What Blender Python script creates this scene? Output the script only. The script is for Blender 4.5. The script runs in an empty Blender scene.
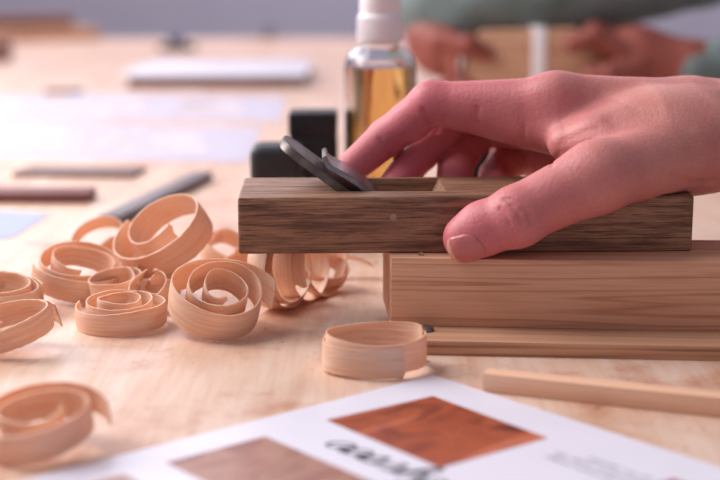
import bpy, bmesh, math, random
import numpy as np
from mathutils import Vector, Matrix, Euler

random.seed(7)
rng = np.random.default_rng(11)
C = bpy.context.scene.collection
MM = 0.001
F_PX, PITCH, CAM_H = 1400.0, math.radians(11.2), 145.0     # focal length in px of a 720 px frame, downward pitch, height over bench (mm)
cp, sp_ = math.cos(PITCH), math.sin(PITCH)

# ---------------------------------------------------------------- measuring helpers (bench top is z = 0, mm)
def ray(px, py):
    a = (px - 360) / F_PX; b = -(py - 240) / F_PX
    return np.array([a, cp + b * sp_, -sp_ + b * cp])
def at_z(px, py, z=0.0):
    d = ray(px, py); t = (z - CAM_H) / d[2]
    return np.array([d[0] * t, d[1] * t, z])
def at_y(px, py, Y):
    d = ray(px, py); t = Y / d[1]
    return np.array([d[0] * t, Y, CAM_H + d[2] * t])

def lin(r, g, b, a=1.0):
    f = lambda c: (c / 255 / 12.92) if c / 255 <= 0.04045 else ((c / 255 + 0.055) / 1.055) ** 2.4
    return (f(r), f(g), f(b), a)

# ---------------------------------------------------------------- object helpers
def mesh_obj(name, verts, faces, mat, parent=None, smooth=False, loc=None, rz=0.0, uvs=None, mats=None, fmat=None):
    me = bpy.data.meshes.new(name)
    me.from_pydata([tuple(float(c) * MM for c in v) for v in verts], [], [tuple(int(i) for i in f) for f in faces])
    if uvs is not None:
        ul = me.uv_layers.new(name='UVMap')
        li = np.empty(len(me.loops), dtype=np.int32); me.loops.foreach_get('vertex_index', li)
        ul.data.foreach_set('uv', np.asarray(uvs, dtype=np.float32)[li].ravel())
    for m in (mats or [mat]): me.materials.append(m)
    if fmat is not None: me.polygons.foreach_set('material_index', np.asarray(fmat, dtype=np.int32))
    if smooth: me.polygons.foreach_set('use_smooth', [True] * len(me.polygons))
    me.update()
    o = bpy.data.objects.new(name, me); C.objects.link(o)
    if loc is not None: o.location = [c * MM for c in loc]
    if rz: o.rotation_euler = (0, 0, rz)
    if parent: o.parent = parent
    return o
def bm_obj(name, bm, mat, parent=None, smooth=False, loc=None, rz=0.0):
    bmesh.ops.recalc_face_normals(bm, faces=bm.faces)
    bmesh.ops.scale(bm, vec=(MM, MM, MM), verts=bm.verts)
    me = bpy.data.meshes.new(name); bm.to_mesh(me); bm.free()
    me.materials.append(mat)
    if smooth:
        me.polygons.foreach_set('use_smooth', [True] * len(me.polygons))
        try: me.set_sharp_from_angle(angle=math.radians(40))
        except Exception: pass
    o = bpy.data.objects.new(name, me); C.objects.link(o)
    if loc is not None: o.location = [c * MM for c in loc]
    if rz: o.rotation_euler = (0, 0, rz)
    if parent: o.parent = parent
    return o
def tag(o, label=None, cat=None, group=None, kind=None):
    if label: o['label'] = label
    if cat: o['category'] = cat
    if group: o['group'] = group
    if kind: o['kind'] = kind
    return o
def thing(name, label, cat, loc=(0, 0, 0), rz=0.0, group=None):
    o = bpy.data.objects.new(name, None); C.objects.link(o)
    o.empty_display_size = 0.02
    o.location = [c * MM for c in loc]; o.rotation_euler = (0, 0, rz)
    return tag(o, label, cat, group)
def prism(bm, poly, z0, z1, bevel=0.0, seg=2):
    """closed prism: poly (x,y) counter-clockwise between z0 and z1"""
    b = bmesh.new()
    lo = [b.verts.new((x, y, z0)) for x, y in poly]; hi = [b.verts.new((x, y, z1)) for x, y in poly]
    n = len(poly); b.faces.new(lo[::-1]); b.faces.new(hi)
    for i in range(n): b.faces.new((lo[i], lo[(i + 1) % n], hi[(i + 1) % n], hi[i]))
    if bevel: bmesh.ops.bevel(b, geom=list(b.edges), offset=bevel, segments=seg, affect='EDGES', profile=0.6)
    m = bpy.data.meshes.new('tmp'); b.to_mesh(m); b.free(); bm.from_mesh(m); bpy.data.meshes.remove(m)
def box(bm, x0, x1, y0, y1, z0, z1, bevel=0.0, seg=2):
    prism(bm, [(x0, y0), (x1, y0), (x1, y1), (x0, y1)], z0, z1, bevel, seg)
def boxed(name, dims, mat, parent=None, bevel=0.6, seg=2, smooth=True, **k):
    bm = bmesh.new(); box(bm, *dims, bevel, seg); return bm_obj(name, bm, mat, parent, smooth, **k)
def xz_prism(bm, poly, y0, y1, bevel=0.0, seg=2):
    """prism of an (x,z) outline swept along y"""
    b = bmesh.new(); prism(b, [(x, -z) for x, z in poly][::-1], y0, y1, bevel, seg)
    for v in b.verts: x, my, z = v.co; v.co = (x, z, -my)
    m = bpy.data.meshes.new('tmp'); b.to_mesh(m); b.free(); bm.from_mesh(m); bpy.data.meshes.remove(m)
def lathe(bm, prof, n=40, square=None, cx=0, cy=0, rot=0.0):
    """rings of (radius, z); square = superellipse exponent for a rounded square section"""
    rings = []
    for r, z in prof:
        ring = []
        for i in range(n):
            t = 2 * math.pi * i / n; c, s = math.cos(t), math.sin(t)
            k = 1.0 if square is None else (abs(c) ** square + abs(s) ** square) ** (-1 / square)
            x, y = r * k * c, r * k * s
            ring.append(bm.verts.new((cx + x * math.cos(rot) - y * math.sin(rot), cy + x * math.sin(rot) + y * math.cos(rot), z)))
        rings.append(ring)
    for a, b in zip(rings, rings[1:]):
        for i in range(n): bm.faces.new((a[i], a[(i + 1) % n], b[(i + 1) % n], b[i]))
    bm.faces.new(rings[0][::-1]); bm.faces.new(rings[-1])
    return rings
def cyl_between(bm, a, b, r, n=20):
    a, b = Vector(a), Vector(b); d = (b - a).normalized()
    u = d.orthogonal().normalized(); v = d.cross(u)
    A = [bm.verts.new(a + r * (math.cos(2 * math.pi * i / n) * u + math.sin(2 * math.pi * i / n) * v)) for i in range(n)]
    B = [bm.verts.new(b + r * (math.cos(2 * math.pi * i / n) * u + math.sin(2 * math.pi * i / n) * v)) for i in range(n)]
    for i in range(n): bm.faces.new((A[i], A[(i + 1) % n], B[(i + 1) % n], B[i]))
    bm.faces.new(A[::-1]); bm.faces.new(B)

# ---------------------------------------------------------------- materials
class G:
    def __init__(s, name):
        s.m = bpy.data.materials.new(name); s.m.use_nodes = True
        s.t = s.m.node_tree; s.N = s.t.nodes; s.L = s.t.links
        s.b = s.N['Principled BSDF']; s.out = s.N['Material Output']
    def n(s, typ, **k):
        o = s.N.new(typ)
        for a, v in k.items():
            if a == 'inp':
                for i, x in v.items(): o.inputs[i].default_value = x
            else: setattr(o, a, v)
        return o
    def l(s, a, b): s.L.new(a, b); return s
    def coord(s, scale=(1, 1, 1), kind='Object', rot=(0, 0, 0), loc=(0, 0, 0)):
        tc = s.n('ShaderNodeTexCoord'); mp = s.n('ShaderNodeMapping')
        mp.inputs['Scale'].default_value = scale; mp.inputs['Rotation'].default_value = rot; mp.inputs['Location'].default_value = loc
        s.l(tc.outputs[kind], mp.inputs['Vector']); return mp.outputs['Vector']
    def noise(s, vec, scale=1.0, detail=4, rough=0.55, dist=0.0):
        o = s.n('ShaderNodeTexNoise'); o.inputs['Scale'].default_value = scale; o.inputs['Detail'].default_value = detail
        o.inputs['Roughness'].default_value = rough; o.inputs['Distortion'].default_value = dist
        s.l(vec, o.inputs['Vector']); return o.outputs['Fac']
    def ramp(s, fac, stops, interp='LINEAR'):
        o = s.n('ShaderNodeValToRGB'); e = o.color_ramp.elements; o.color_ramp.interpolation = interp
        while len(e) < len(stops): e.new(0.5)
        for x, (p, c) in zip(e, stops): x.position = p; x.color = c if len(c) == 4 else (*c, 1)
        s.l(fac, o.inputs['Fac']); return o.outputs['Color']
    def mix(s, a, b, fac, blend='MIX'):
        o = s.n('ShaderNodeMix', data_type='RGBA', blend_type=blend)
        for sock, v in ((o.inputs['Factor'], fac), (o.inputs['A'], a), (o.inputs['B'], b)):
            if isinstance(v, bpy.types.NodeSocket): s.l(v, sock)
            else: sock.default_value = v
        return o.outputs['Result']
    def bump(s, h, strength=0.3, dist=0.0005):
        o = s.n('ShaderNodeBump'); o.inputs['Strength'].default_value = strength; o.inputs['Distance'].default_value = dist
        s.l(h, o.inputs['Height']); s.l(o.outputs['Normal'], s.b.inputs['Normal']); return s
    def base(s, c):
        if isinstance(c, bpy.types.NodeSocket): s.l(c, s.b.inputs['Base Color'])
        else: s.b.inputs['Base Color'].default_value = c
        return s
    def set(s, **k):
        for a, v in k.items(): s.b.inputs[a.replace('_', ' ')].default_value = v
        return s

def plain(name, col, rough=0.6, vary=0.06, scale=60, **k):
    g = G(name); f = g.noise(g.coord(), scale, 3)
    d = tuple(c * (1 - vary * 2) for c in col[:3]) + (1,); u = tuple(min(1, c * (1 + vary)) for c in col[:3]) + (1,)
    g.base(g.ramp(f, [(0.3, d), (0.7, u)])).set(Roughness=rough, **k); return g.m
def wood(name, light, mid, dark, axis='x', rings=90, pores=0.5, rough=0.55, bump=0.15, stretch=0.05, rot=0.0, fine=600, spec=0.35):
    g = G(name)
    sc = {'x': (stretch, 1, 1), 'y': (1, stretch, 1), 'z': (1, 1, stretch)}[axis]
    v = g.coord(sc, rot=(0, 0, rot))
    a = g.noise(v, rings, 3, 0.5, 0.6)
    v2 = g.coord(tuple(c * (0.35 if c < 1 else 1) for c in sc), rot=(0, 0, rot))
    b = g.noise(v2, fine, 3, 0.6)
    c1 = g.ramp(a, [(0.28, dark), (0.45, mid), (0.62, light), (0.75, mid)])
    c2 = g.ramp(b, [(0.36, dark), (0.5, (1, 1, 1, 1))])
    g.base(g.mix(c1, c2, pores, 'MULTIPLY')).set(Roughness=rough)
    g.b.inputs['Specular IOR Level'].default_value = spec
    g.bump(b, bump, 0.0003); return g.m

M = {}
# dark, worn hardwood of the plane: long grey-brown grain with open pores
def plane_wood():
    g = G('weathered dark hardwood')
    v = g.coord((0.045, 1, 1)); a = g.noise(v, 420, 5, 0.7, 0.5)
    p = g.noise(g.coord((0.035, 1, 1), loc=(3, 1, 2)), 1500, 3, 0.7)
    w = g.noise(g.coord((0.3, 1, 1)), 24, 3)
    c = g.ramp(a, [(0.3, lin(78, 52, 38)), (0.45, lin(138, 96, 74)), (0.58, lin(184, 140, 111)), (0.72, lin(112, 76, 59))])
    pc = g.ramp(p, [(0.36, lin(96, 74, 64)), (0.47, (1, 1, 1, 1))])
    c = g.mix(c, pc, 0.75, 'MULTIPLY')
    c = g.mix(c, g.ramp(w, [(0.35, lin(176, 146, 134)), (0.65, (1, 1, 1, 1))]), 0.6, 'MULTIPLY')
    g.base(c).set(Roughness=0.5); g.bump(p, 0.6, 0.0005); return g.m
M['plane'] = plane_wood()
M['dowel'] = plain('pale end grain', lin(176, 146, 128), 0.6, 0.2, 900)
def lined_wood(name, base, warm, line, scale, bands):
    """pale softwood with a few thin dark growth lines along x"""
    g = G(name)
    a = g.noise(g.coord((0.02, 1, 1)), scale, 2, 0.45, 0.3); b = g.noise(g.coord((0.03, 1, 1), loc=(1, 2, 3)), 700, 3, 0.6)
    w = g.noise(g.coord((0.2, 1, 1)), 18, 3)
    st = [(0.0, base)]
    for p in bands: st += [(p - 0.022, base), (p, line), (p + 0.012, base)]
    c = g.ramp(a, st)
    c = g.mix(c, g.ramp(w, [(0.35, warm), (0.65, (1, 1, 1, 1))]), 0.7, 'MULTIPLY')
    c = g.mix(c, g.ramp(b, [(0.35, lin(226, 206, 194)), (0.55, (1, 1, 1, 1))]), 0.6, 'MULTIPLY')
    g.base(c).set(Roughness=0.6); g.bump(b, 0.08, 0.0003); return g.m
M['block'] = lined_wood('planed softwood', lin(236, 188, 158), lin(240, 222, 212), lin(204, 150, 120), 85, (0.36, 0.47, 0.56, 0.66))
M['board'] = wood('thin softwood board', lin(210, 164, 134), lin(198, 148, 118), lin(168, 114, 86), 'x', 110, 0.3, 0.6, 0.08, 0.02, fine=600)
M['stick'] = wood('straight grained stick', lin(240, 196, 168), lin(228, 178, 148), lin(200, 142, 112), 'x', 140, 0.25, 0.6, 0.06, 0.02, fine=700)

def edge_layers():
    g = G('layered board edge'); v = g.coord((0.02, 0.02, 1))
    a = g.noise(v, 420, 2, 0.5)
    g.base(g.ramp(a, [(0.34, lin(126, 84, 62)), (0.46, lin(186, 136, 106)), (0.6, lin(214, 166, 132))])).set(Roughness=0.65); return g.m
M['edge'] = edge_layers()

def bench_top():
    g = G('pale plywood bench top')
    v = g.coord((1, 0.16, 1), rot=(0, 0, 0.62)); a = g.noise(v, 26, 5, 0.6, 1.2)
    f = g.noise(g.coord((1, 0.06, 1), rot=(0, 0, 0.62)), 260, 4, 0.6)
    st = g.noise(g.coord((1, 1, 1)), 22, 5, 0.65)
    sk = g.noise(g.coord((1, 0.5, 1), loc=(5, 2, 0)), 190, 3, 0.5)
    c = g.ramp(a, [(0.25, lin(216, 168, 142)), (0.45, lin(228, 188, 164)), (0.6, lin(236, 206, 188)), (0.8, lin(222, 176, 150))])
    c = g.mix(c, g.ramp(f, [(0.3, lin(232, 212, 202)), (0.55, (1, 1, 1, 1))]), 0.5, 'MULTIPLY')
    c = g.mix(c, g.ramp(st, [(0.32, lin(220, 176, 152)), (0.48, (1, 1, 1, 1))]), 0.8, 'MULTIPLY')
    c = g.mix(c, g.ramp(sk, [(0.24, lin(140, 96, 84)), (0.31, (1, 1, 1, 1))]), 0.6, 'MULTIPLY')
    r = g.n('ShaderNodeMapRange', inp={'To Min': 0.36, 'To Max': 0.56}); g.l(st, r.inputs['Value']); g.l(r.outputs[0], g.b.inputs['Roughness'])
    g.base(c); g.bump(f, 0.12, 0.0003); g.b.inputs['Specular IOR Level'].default_value = 0.5
    g.set(Coat_Weight=0.35, Coat_Roughness=0.3); return g.m
M['bench'] = bench_top()

def shaving_mat():
    g = G('fresh softwood shaving')
    v = g.coord((0.35, 2.6, 1), 'UV'); a = g.noise(v, 6, 4, 0.6, 0.4)
    b = g.noise(g.coord((1.2, 14, 1), 'UV'), 6, 3, 0.6)
    c = g.ramp(a, [(0.3, lin(242, 196, 164)), (0.48, lin(252, 220, 194)), (0.68, lin(255, 240, 226))])
    c = g.mix(c, g.ramp(b, [(0.3, lin(226, 190, 168)), (0.6, (1, 1, 1, 1))]), 0.4, 'MULTIPLY')
    g.base(c).set(Roughness=0.5)
    tr = g.n('ShaderNodeBsdfTranslucent'); tr.inputs['Color'].default_value = lin(255, 196, 148)
    mx = g.n('ShaderNodeMixShader'); mx.inputs['Fac'].default_value = 0.25
    g.l(g.b.outputs[0], mx.inputs[1]); g.l(tr.outputs[0], mx.inputs[2]); g.l(mx.outputs[0], g.out.inputs['Surface'])
    g.bump(b, 0.2, 0.0003); return g.m
M['shaving'] = shaving_mat()

def skin(name, c0, c1, c2, sss=0.12, rough=0.5, flush=None):
    g = G(name); o = g.coord()
    a = g.noise(o, 55, 4, 0.55); b = g.noise(o, 900, 3, 0.6)
    w = g.n('ShaderNodeTexVoronoi'); w.inputs['Scale'].default_value = 700; g.l(o, w.inputs['Vector'])
    ln = g.noise(g.coord((2.2, 0.5, 0.5)), 420, 3, 0.55, 0.8)
    c = g.ramp(a, [(0.3, c0), (0.5, c1), (0.7, c2)])
    if flush:                                              # fingers pinker than the wrist
        x = g.n('ShaderNodeSeparateXYZ'); g.l(o, x.inputs[0])
        r = g.n('ShaderNodeMapRange', inp={'From Min': -0.02, 'From Max': 0.075}); g.l(x.outputs['X'], r.inputs['Value'])
        c = g.mix(g.mix(c, flush, 0.75), c, r.outputs[0])
    c = g.mix(c, g.ramp(b, [(0.3, lin(226, 206, 206)), (0.6, (1, 1, 1, 1))]), 0.35, 'MULTIPLY')
    g.base(c).set(Roughness=rough, Subsurface_Weight=sss)
    g.b.inputs['Subsurface Radius'].default_value = (1.0, 0.35, 0.25); g.b.inputs['Subsurface Scale'].default_value = 0.003
    ad = g.n('ShaderNodeMath', operation='ADD'); g.l(w.outputs['Distance'], ad.inputs[0]); g.l(ln, ad.inputs[1])
    g.bump(ad.outputs[0], 0.2, 0.0005); return g.m
M['skin'] = skin('pink skin', lin(200, 126, 120), lin(208, 136, 128), lin(212, 146, 136), flush=lin(208, 100, 118))
M['skin2'] = skin('tanned skin', lin(132, 66, 58), lin(146, 76, 66), lin(160, 90, 78))
M['nail'] = plain('fingernail', lin(200, 116, 116), 0.28, 0.04, 300)
M['nail_tip'] = plain('free edge of fingernail', lin(230, 176, 158), 0.35, 0.04, 300)

def steel(name, c0, c1, rough):
    g = G(name); a = g.noise(g.coord((1, 0.12, 1)), 160, 4, 0.65); b = g.noise(g.coord(), 90, 4)
    g.base(g.ramp(b, [(0.35, c0), (0.65, c1)])).set(Metallic=0.9)
    r = g.n('ShaderNodeMapRange', inp={'To Min': rough - 0.1, 'To Max': rough + 0.14}); g.l(a, r.inputs['Value']); g.l(r.outputs[0], g.b.inputs['Roughness'])
    g.bump(a, 0.1, 0.0002); return g.m
M['iron'] = steel('aged blade steel', lin(88, 81, 80), lin(134, 122, 116), 0.4)
M['cap'] = steel('bright worn steel', lin(120, 118, 122), lin(178, 174, 178), 0.32)
M['screw'] = steel('dull zinc', lin(96, 98, 98), lin(150, 152, 150), 0.35)
M['paper'] = plain('glossy white sheet', lin(230, 226, 241), 0.35, 0.01, 40)
M['paper_back'] = plain('white sheet', lin(196, 188, 208), 0.5, 0.02, 40)
M['ink'] = plain('black ink', lin(40, 34, 44), 0.6)
M['ink_grey'] = plain('grey print', lin(150, 142, 160), 0.6)
def photo_mat(name, cols, scale, loc, streak=True):
    g = G(name); a = g.noise(g.coord((1, 0.5, 1), rot=(0, 0, 0.5), loc=loc), scale, 5, 0.55, 1.4)
    s = g.noise(g.coord((1, 0.12, 1), rot=(0, 0, 0.9), loc=loc), scale * 1.4, 3, 0.5)
    c = g.ramp(a, [(0.34 + 0.3 * i / (len(cols) - 1), c) for i, c in enumerate(cols)])
    if streak: c = g.mix(c, g.ramp(s, [(0.56, (0, 0, 0, 1)), (0.70, lin(190, 130, 110))]), 0.6, 'ADD')
    g.base(c).set(Roughness=0.35); return g.m
M['print_orange'] = photo_mat('orange brown print', [lin(88, 34, 20), lin(150, 62, 30), lin(172, 80, 42), lin(128, 50, 28)], 55, (0, 0, 0))
M['print_brown'] = photo_mat('grey brown print', [lin(120, 66, 62), lin(156, 100, 84), lin(176, 128, 110), lin(140, 88, 72)], 60, (3, 1, 0), False)
M['print_pale'] = photo_mat('faded print', [lin(170, 150, 160), lin(216, 196, 200), lin(232, 222, 232)], 22, (1, 4, 0), False)

M['wall'] = plain('lavender grey paint', lin(178, 172, 190), 0.9, 0.02, 4)
M['floor'] = plain('grey floor', lin(150, 142, 148), 0.7, 0.05, 6)
M['bench_leg'] = wood('bench frame timber', lin(214, 164, 124), lin(198, 146, 108), lin(160, 108, 76), 'z', 60)
M['black'] = plain('matt black plastic', lin(26, 26, 30), 0.45, 0.05, 200)
M['black_soft'] = plain('black rubber', lin(38, 40, 48), 0.5, 0.05, 200)
M['grey_bar'] = plain('blue grey steel bar', lin(122, 110, 116), 0.45, 0.08, 30)
M['red_bar'] = wood('red brown hardwood', lin(150, 104, 100), lin(136, 90, 88), lin(104, 66, 66), 'x', 60)
M['grey_wood'] = wood('grey brown hardwood', lin(150, 124, 118), lin(134, 108, 104), lin(106, 84, 82), 'x', 60)
M['blue'] = plain('pale blue sheet', lin(176, 184, 214), 0.6, 0.02, 30)
M['far_wood'] = wood('tan timber', lin(206, 160, 132), lin(192, 144, 118), lin(166, 114, 92), 'x', 18)
M['far_dark'] = wood('brown timber', lin(150, 112, 102), lin(132, 96, 90), lin(100, 72, 68), 'x', 18)
M['sleeve'] = None
def sleeve():
    g = G('grey green knit'); a = g.noise(g.coord(), 14, 4); b = g.noise(g.coord((1, 3, 1)), 260, 2)
    c = g.ramp(a, [(0.3, lin(92, 104, 102)), (0.55, lin(124, 138, 138)), (0.75, lin(142, 162, 168))])
    g.base(c).set(Roughness=0.9); g.bump(b, 0.4, 0.001); return g.m
M['sleeve'] = sleeve()
M['white_plastic'] = plain('white plastic', lin(246, 243, 250), 0.4, 0.02, 60)
def glassy(name, col, ior, rough=0.02):
    g = G(name); g.base(col).set(Roughness=rough, IOR=ior, Transmission_Weight=1.0); return g.m
M['clear'] = glassy('clear bottle plastic', (0.97, 0.97, 0.98, 1), 1.35, 0.04)
def amber():
    g = G('amber oil'); g.base((0.94, 0.58, 0.18, 1)).set(Roughness=0.05, IOR=1.40, Transmission_Weight=1.0); return g.m
M['oil'] = amber()

# ================================================================ setting
def structure(o): return tag(o, kind='structure')
structure(boxed('floor', (-4000, 3200, -1600, 3800, -900, -860), M['floor'], bevel=0))
structure(boxed('wall_back', (-4000, 3200, 3700, 3800, -860, 1900), M['wall'], bevel=0))

bench = thing('workbench', 'long pale plywood workbench under the plane and the shavings', 'workbench', (0, 0, -860))
bx0, bx1, by0, by1 = -1500, 372, 120, 2760
boxed('tabletop', (bx0, bx1, by0, by1, 832, 860), M['bench'], bench, bevel=1.5)
for x in (bx0 + 90, bx1 - 90):
    for y in (by0 + 120, by1 - 120):
        boxed('leg', (x - 40, x + 40, y - 40, y + 40, 0, 832), M['bench_leg'], bench, bevel=3)
for y in (by0 + 120, by1 - 120):
    boxed('rail', (bx0 + 130, bx1 - 130, y - 18, y + 18, 740, 831), M['bench_leg'], bench, bevel=2)

# ================================================================ planing board, block and stick
pL, pR = at_z(428, 355), at_z(720, 361)
rz = math.atan2(pR[1] - pL[1], pR[0] - pL[0])
o0 = at_z(394, 354.4)
board = thing('planing_board', 'thin layered wooden board lying flat under the wooden block', 'board', o0, rz)
BT = 5.6
def board_mesh():
    bm = bmesh.new(); prism(bm, [(0, 0), (240, 0), (240, 78), (0, 78)], 0, BT, 0.35, 2)
    return bm
b_o = bm_obj('board', board_mesh(), M['board'], board, True)
b_o.data.materials.append(M['edge'])
for p in b_o.data.polygons:
    if abs(p.normal.z) < 0.3: p.material_index = 1
bm = bmesh.new()
sc = at_z(424.5, 330.5, BT); R2 = Matrix.Rotation(-rz, 2)
sl = R2 @ Vector((sc[0] - o0[0], sc[1] - o0[1]))
lathe(bm, [(3.6, BT - 0.4), (3.8, BT + 0.4), (3.2, BT + 1.4), (1.6, BT + 2.0), (0.2, BT + 2.1)], 24, cx=sl.x, cy=sl.y)
scr = bm_obj('screw', bm, M['screw'], board, True); scr['label'] = 'small zinc screw head'

f0 = at_z(391, 326, BT); f1 = at_z(720, 331, BT)
rb = math.atan2(f1[1] - f0[1], f1[0] - f0[0])
BH = 27.2
block = thing('wooden_block', 'square planed softwood block on the board under the plane', 'wood block', f0, rb)
bm = bmesh.new(); prism(bm, [(0, 0), (235, 0), (235, 44), (-5.2, 44)], 0, BH, 0.5, 2)
bm_obj('block', bm, M['block'], block, True)
TOP = BT + BH

s0 = at_z(482, 392); s1 = at_z(720, 418)
rs = math.atan2(s1[1] - s0[1], s1[0] - s0[0])
bm = bmesh.new(); box(bm, 0, 210, 0, 7, 0, 6.8, 0.5, 2)
tag(bm_obj('wooden_stick', bm, M['stick'], None, True, loc=s0, rz=rs), 'thin square pale wooden stick lying beside the printed sheet', 'wooden stick')

# ================================================================ the hand plane
q0 = at_z(238.5, 254.5, TOP); q1 = at_z(692, 251.5, TOP)
rp = math.atan2(q1[1] - q0[1], q1[0] - q0[0])
PL = float(np.hypot(*(q1 - q0)[:2])); PW, PH = 52.0, 22.6
plane = thing('hand_plane', 'small dark wooden hand plane held on top of the wooden block', 'hand plane', q0, rp)
bm = bmesh.new(); box(bm, 0, PL, 0, PW, 0, PH, 1.3, 3)
body = bm_obj('plane_body', bm, M['plane'], plane, True)
A42 = math.radians(37)
xb = 38.5; TF, TB = 13.5, 47.5
bm = bmesh.new()
xz_prism(bm, [(xb - 1.2, PH + 1), (xb + PH / math.tan(A42) - 0.4, -1), (xb + PH / math.tan(A42) + 2.4, -1), (83, PH + 1)], TF, TB)
cut = bm_obj('cutter', bm, M['plane'])
cut.parent = plane
md = body.modifiers.new('throat', 'BOOLEAN'); md.object = cut; md.solver = 'EXACT'; md.operation = 'DIFFERENCE'
dg = bpy.context.evaluated_depsgraph_get(); dg.update()
new = bpy.data.meshes.new_from_object(body.evaluated_get(dg))
body.modifiers.clear(); body.data = new; bpy.data.objects.remove(cut)
try: body.data.set_sharp_from_angle(angle=math.radians(35))
except Exception: pass

dS, nS = Vector((math.cos(A42), 0, -math.sin(A42))), Vector((math.sin(A42), 0, math.cos(A42)))
def bl(s, y, n): return Vector((xb, 0, PH)) + dS * s + nS * n + Vector((0, y, 0))
def plate(name, prof_s, width_at, thick, height_at, mat, y0, y1, parent):
    """bent plate: rows along s, columns across y"""
    bm = bmesh.new(); ny = 16; rows = []
    for s in prof_s:
        w = width_at(s); yc = (y0 + y1) / 2; h = height_at(s)
        t, b = [], []
        for j in range(ny + 1):
            y = yc + (j / ny - 0.5) * w * (y1 - y0)
            t.append(bm.verts.new(bl(s, y, h + thick))); b.append(bm.verts.new(bl(s, y, h)))
        rows.append((t, b))
    for (t0, b0), (t1, b1) in zip(rows, rows[1:]):
        for j in range(ny):
            bm.faces.new((t0[j], t0[j + 1], t1[j + 1], t1[j])); bm.faces.new((b0[j], b1[j], b1[j + 1], b0[j + 1]))
        bm.faces.new((t0[0], t1[0], b1[0], b0[0])); bm.faces.new((t0[ny], b0[ny], b1[ny], t1[ny]))
    for (t, b) in (rows[0], rows[-1]):
        for j in range(ny): bm.faces.new((t[j], t[j + 1], b[j + 1], b[j]))
    bmesh.ops.recalc_face_normals(bm, faces=bm.faces)
    es = [e for e in bm.edges if len(e.link_faces) == 2 and e.calc_face_angle(0) > 1.0]
    bmesh.ops.bevel(bm, geom=es, offset=0.45, segments=2, affect='EDGES')
    return bm_obj(name, bm, mat, parent, True)
s_top = -28.5
def w_blade(s):
    u = (s - s_top) / 11.0
    return 1.0 if u >= 1 else 0.42 + 0.58 * math.sqrt(max(0, 1 - (1 - u) ** 2))
iron = plate('plane_blade', [s_top + 0.4 * i for i in range(28)] + [s_top + 12 + i * 2.0 for i in range(23)], w_blade, 3.4, lambda s: 0.0, M['iron'], TF + 0.6, TB - 0.6, plane)
def h_cap(s):
    u = (s + 12) / 36.0
    lip = 3.0 * math.exp(-((s + 12) / 2.6) ** 2)
    return 3.5 + 3.0 * math.sin(math.pi * min(1, max(0, u))) ** 0.8 + lip
def w_cap(s): return 0.80 + 0.18 * min(1, (s + 12) / 8)
capiron = plate('chip_breaker', [-12 + i * 1.0 for i in range(37)], w_cap, 2.2, h_cap, M['cap'], TF + 0.8, TB - 0.8, plane)
capiron['label'] = 'arched bright steel chip breaker'
pp = at_y(393.5, 218, q0[1]); xl = (pp[0] - q0[0]) / math.cos(rp)
bm = bmesh.new(); cyl_between(bm, (xl, -0.25, pp[2] - TOP), (xl, 3, pp[2] - TOP), 1.35, 20)
bm_obj('pin', bm, M['dowel'], plane, True)['label'] = 'small pale pin in the side of the plane'

# a crumb of wood caught on the block under the plane
cr = at_z(421, 256.5, TOP)
bm = bmesh.new(); prism(bm, [(-1.1, -0.5), (0.9, -0.8), (1.2, 0.5), (-0.6, 0.8)], 0, 1.1, 0.2, 1)
tag(bm_obj('wood_chip', bm, M['dowel'], None, False, loc=cr + np.array([0, 2.0, 0])), 'tiny pale wood crumb on the block below the plane', 'wood chip')

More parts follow.
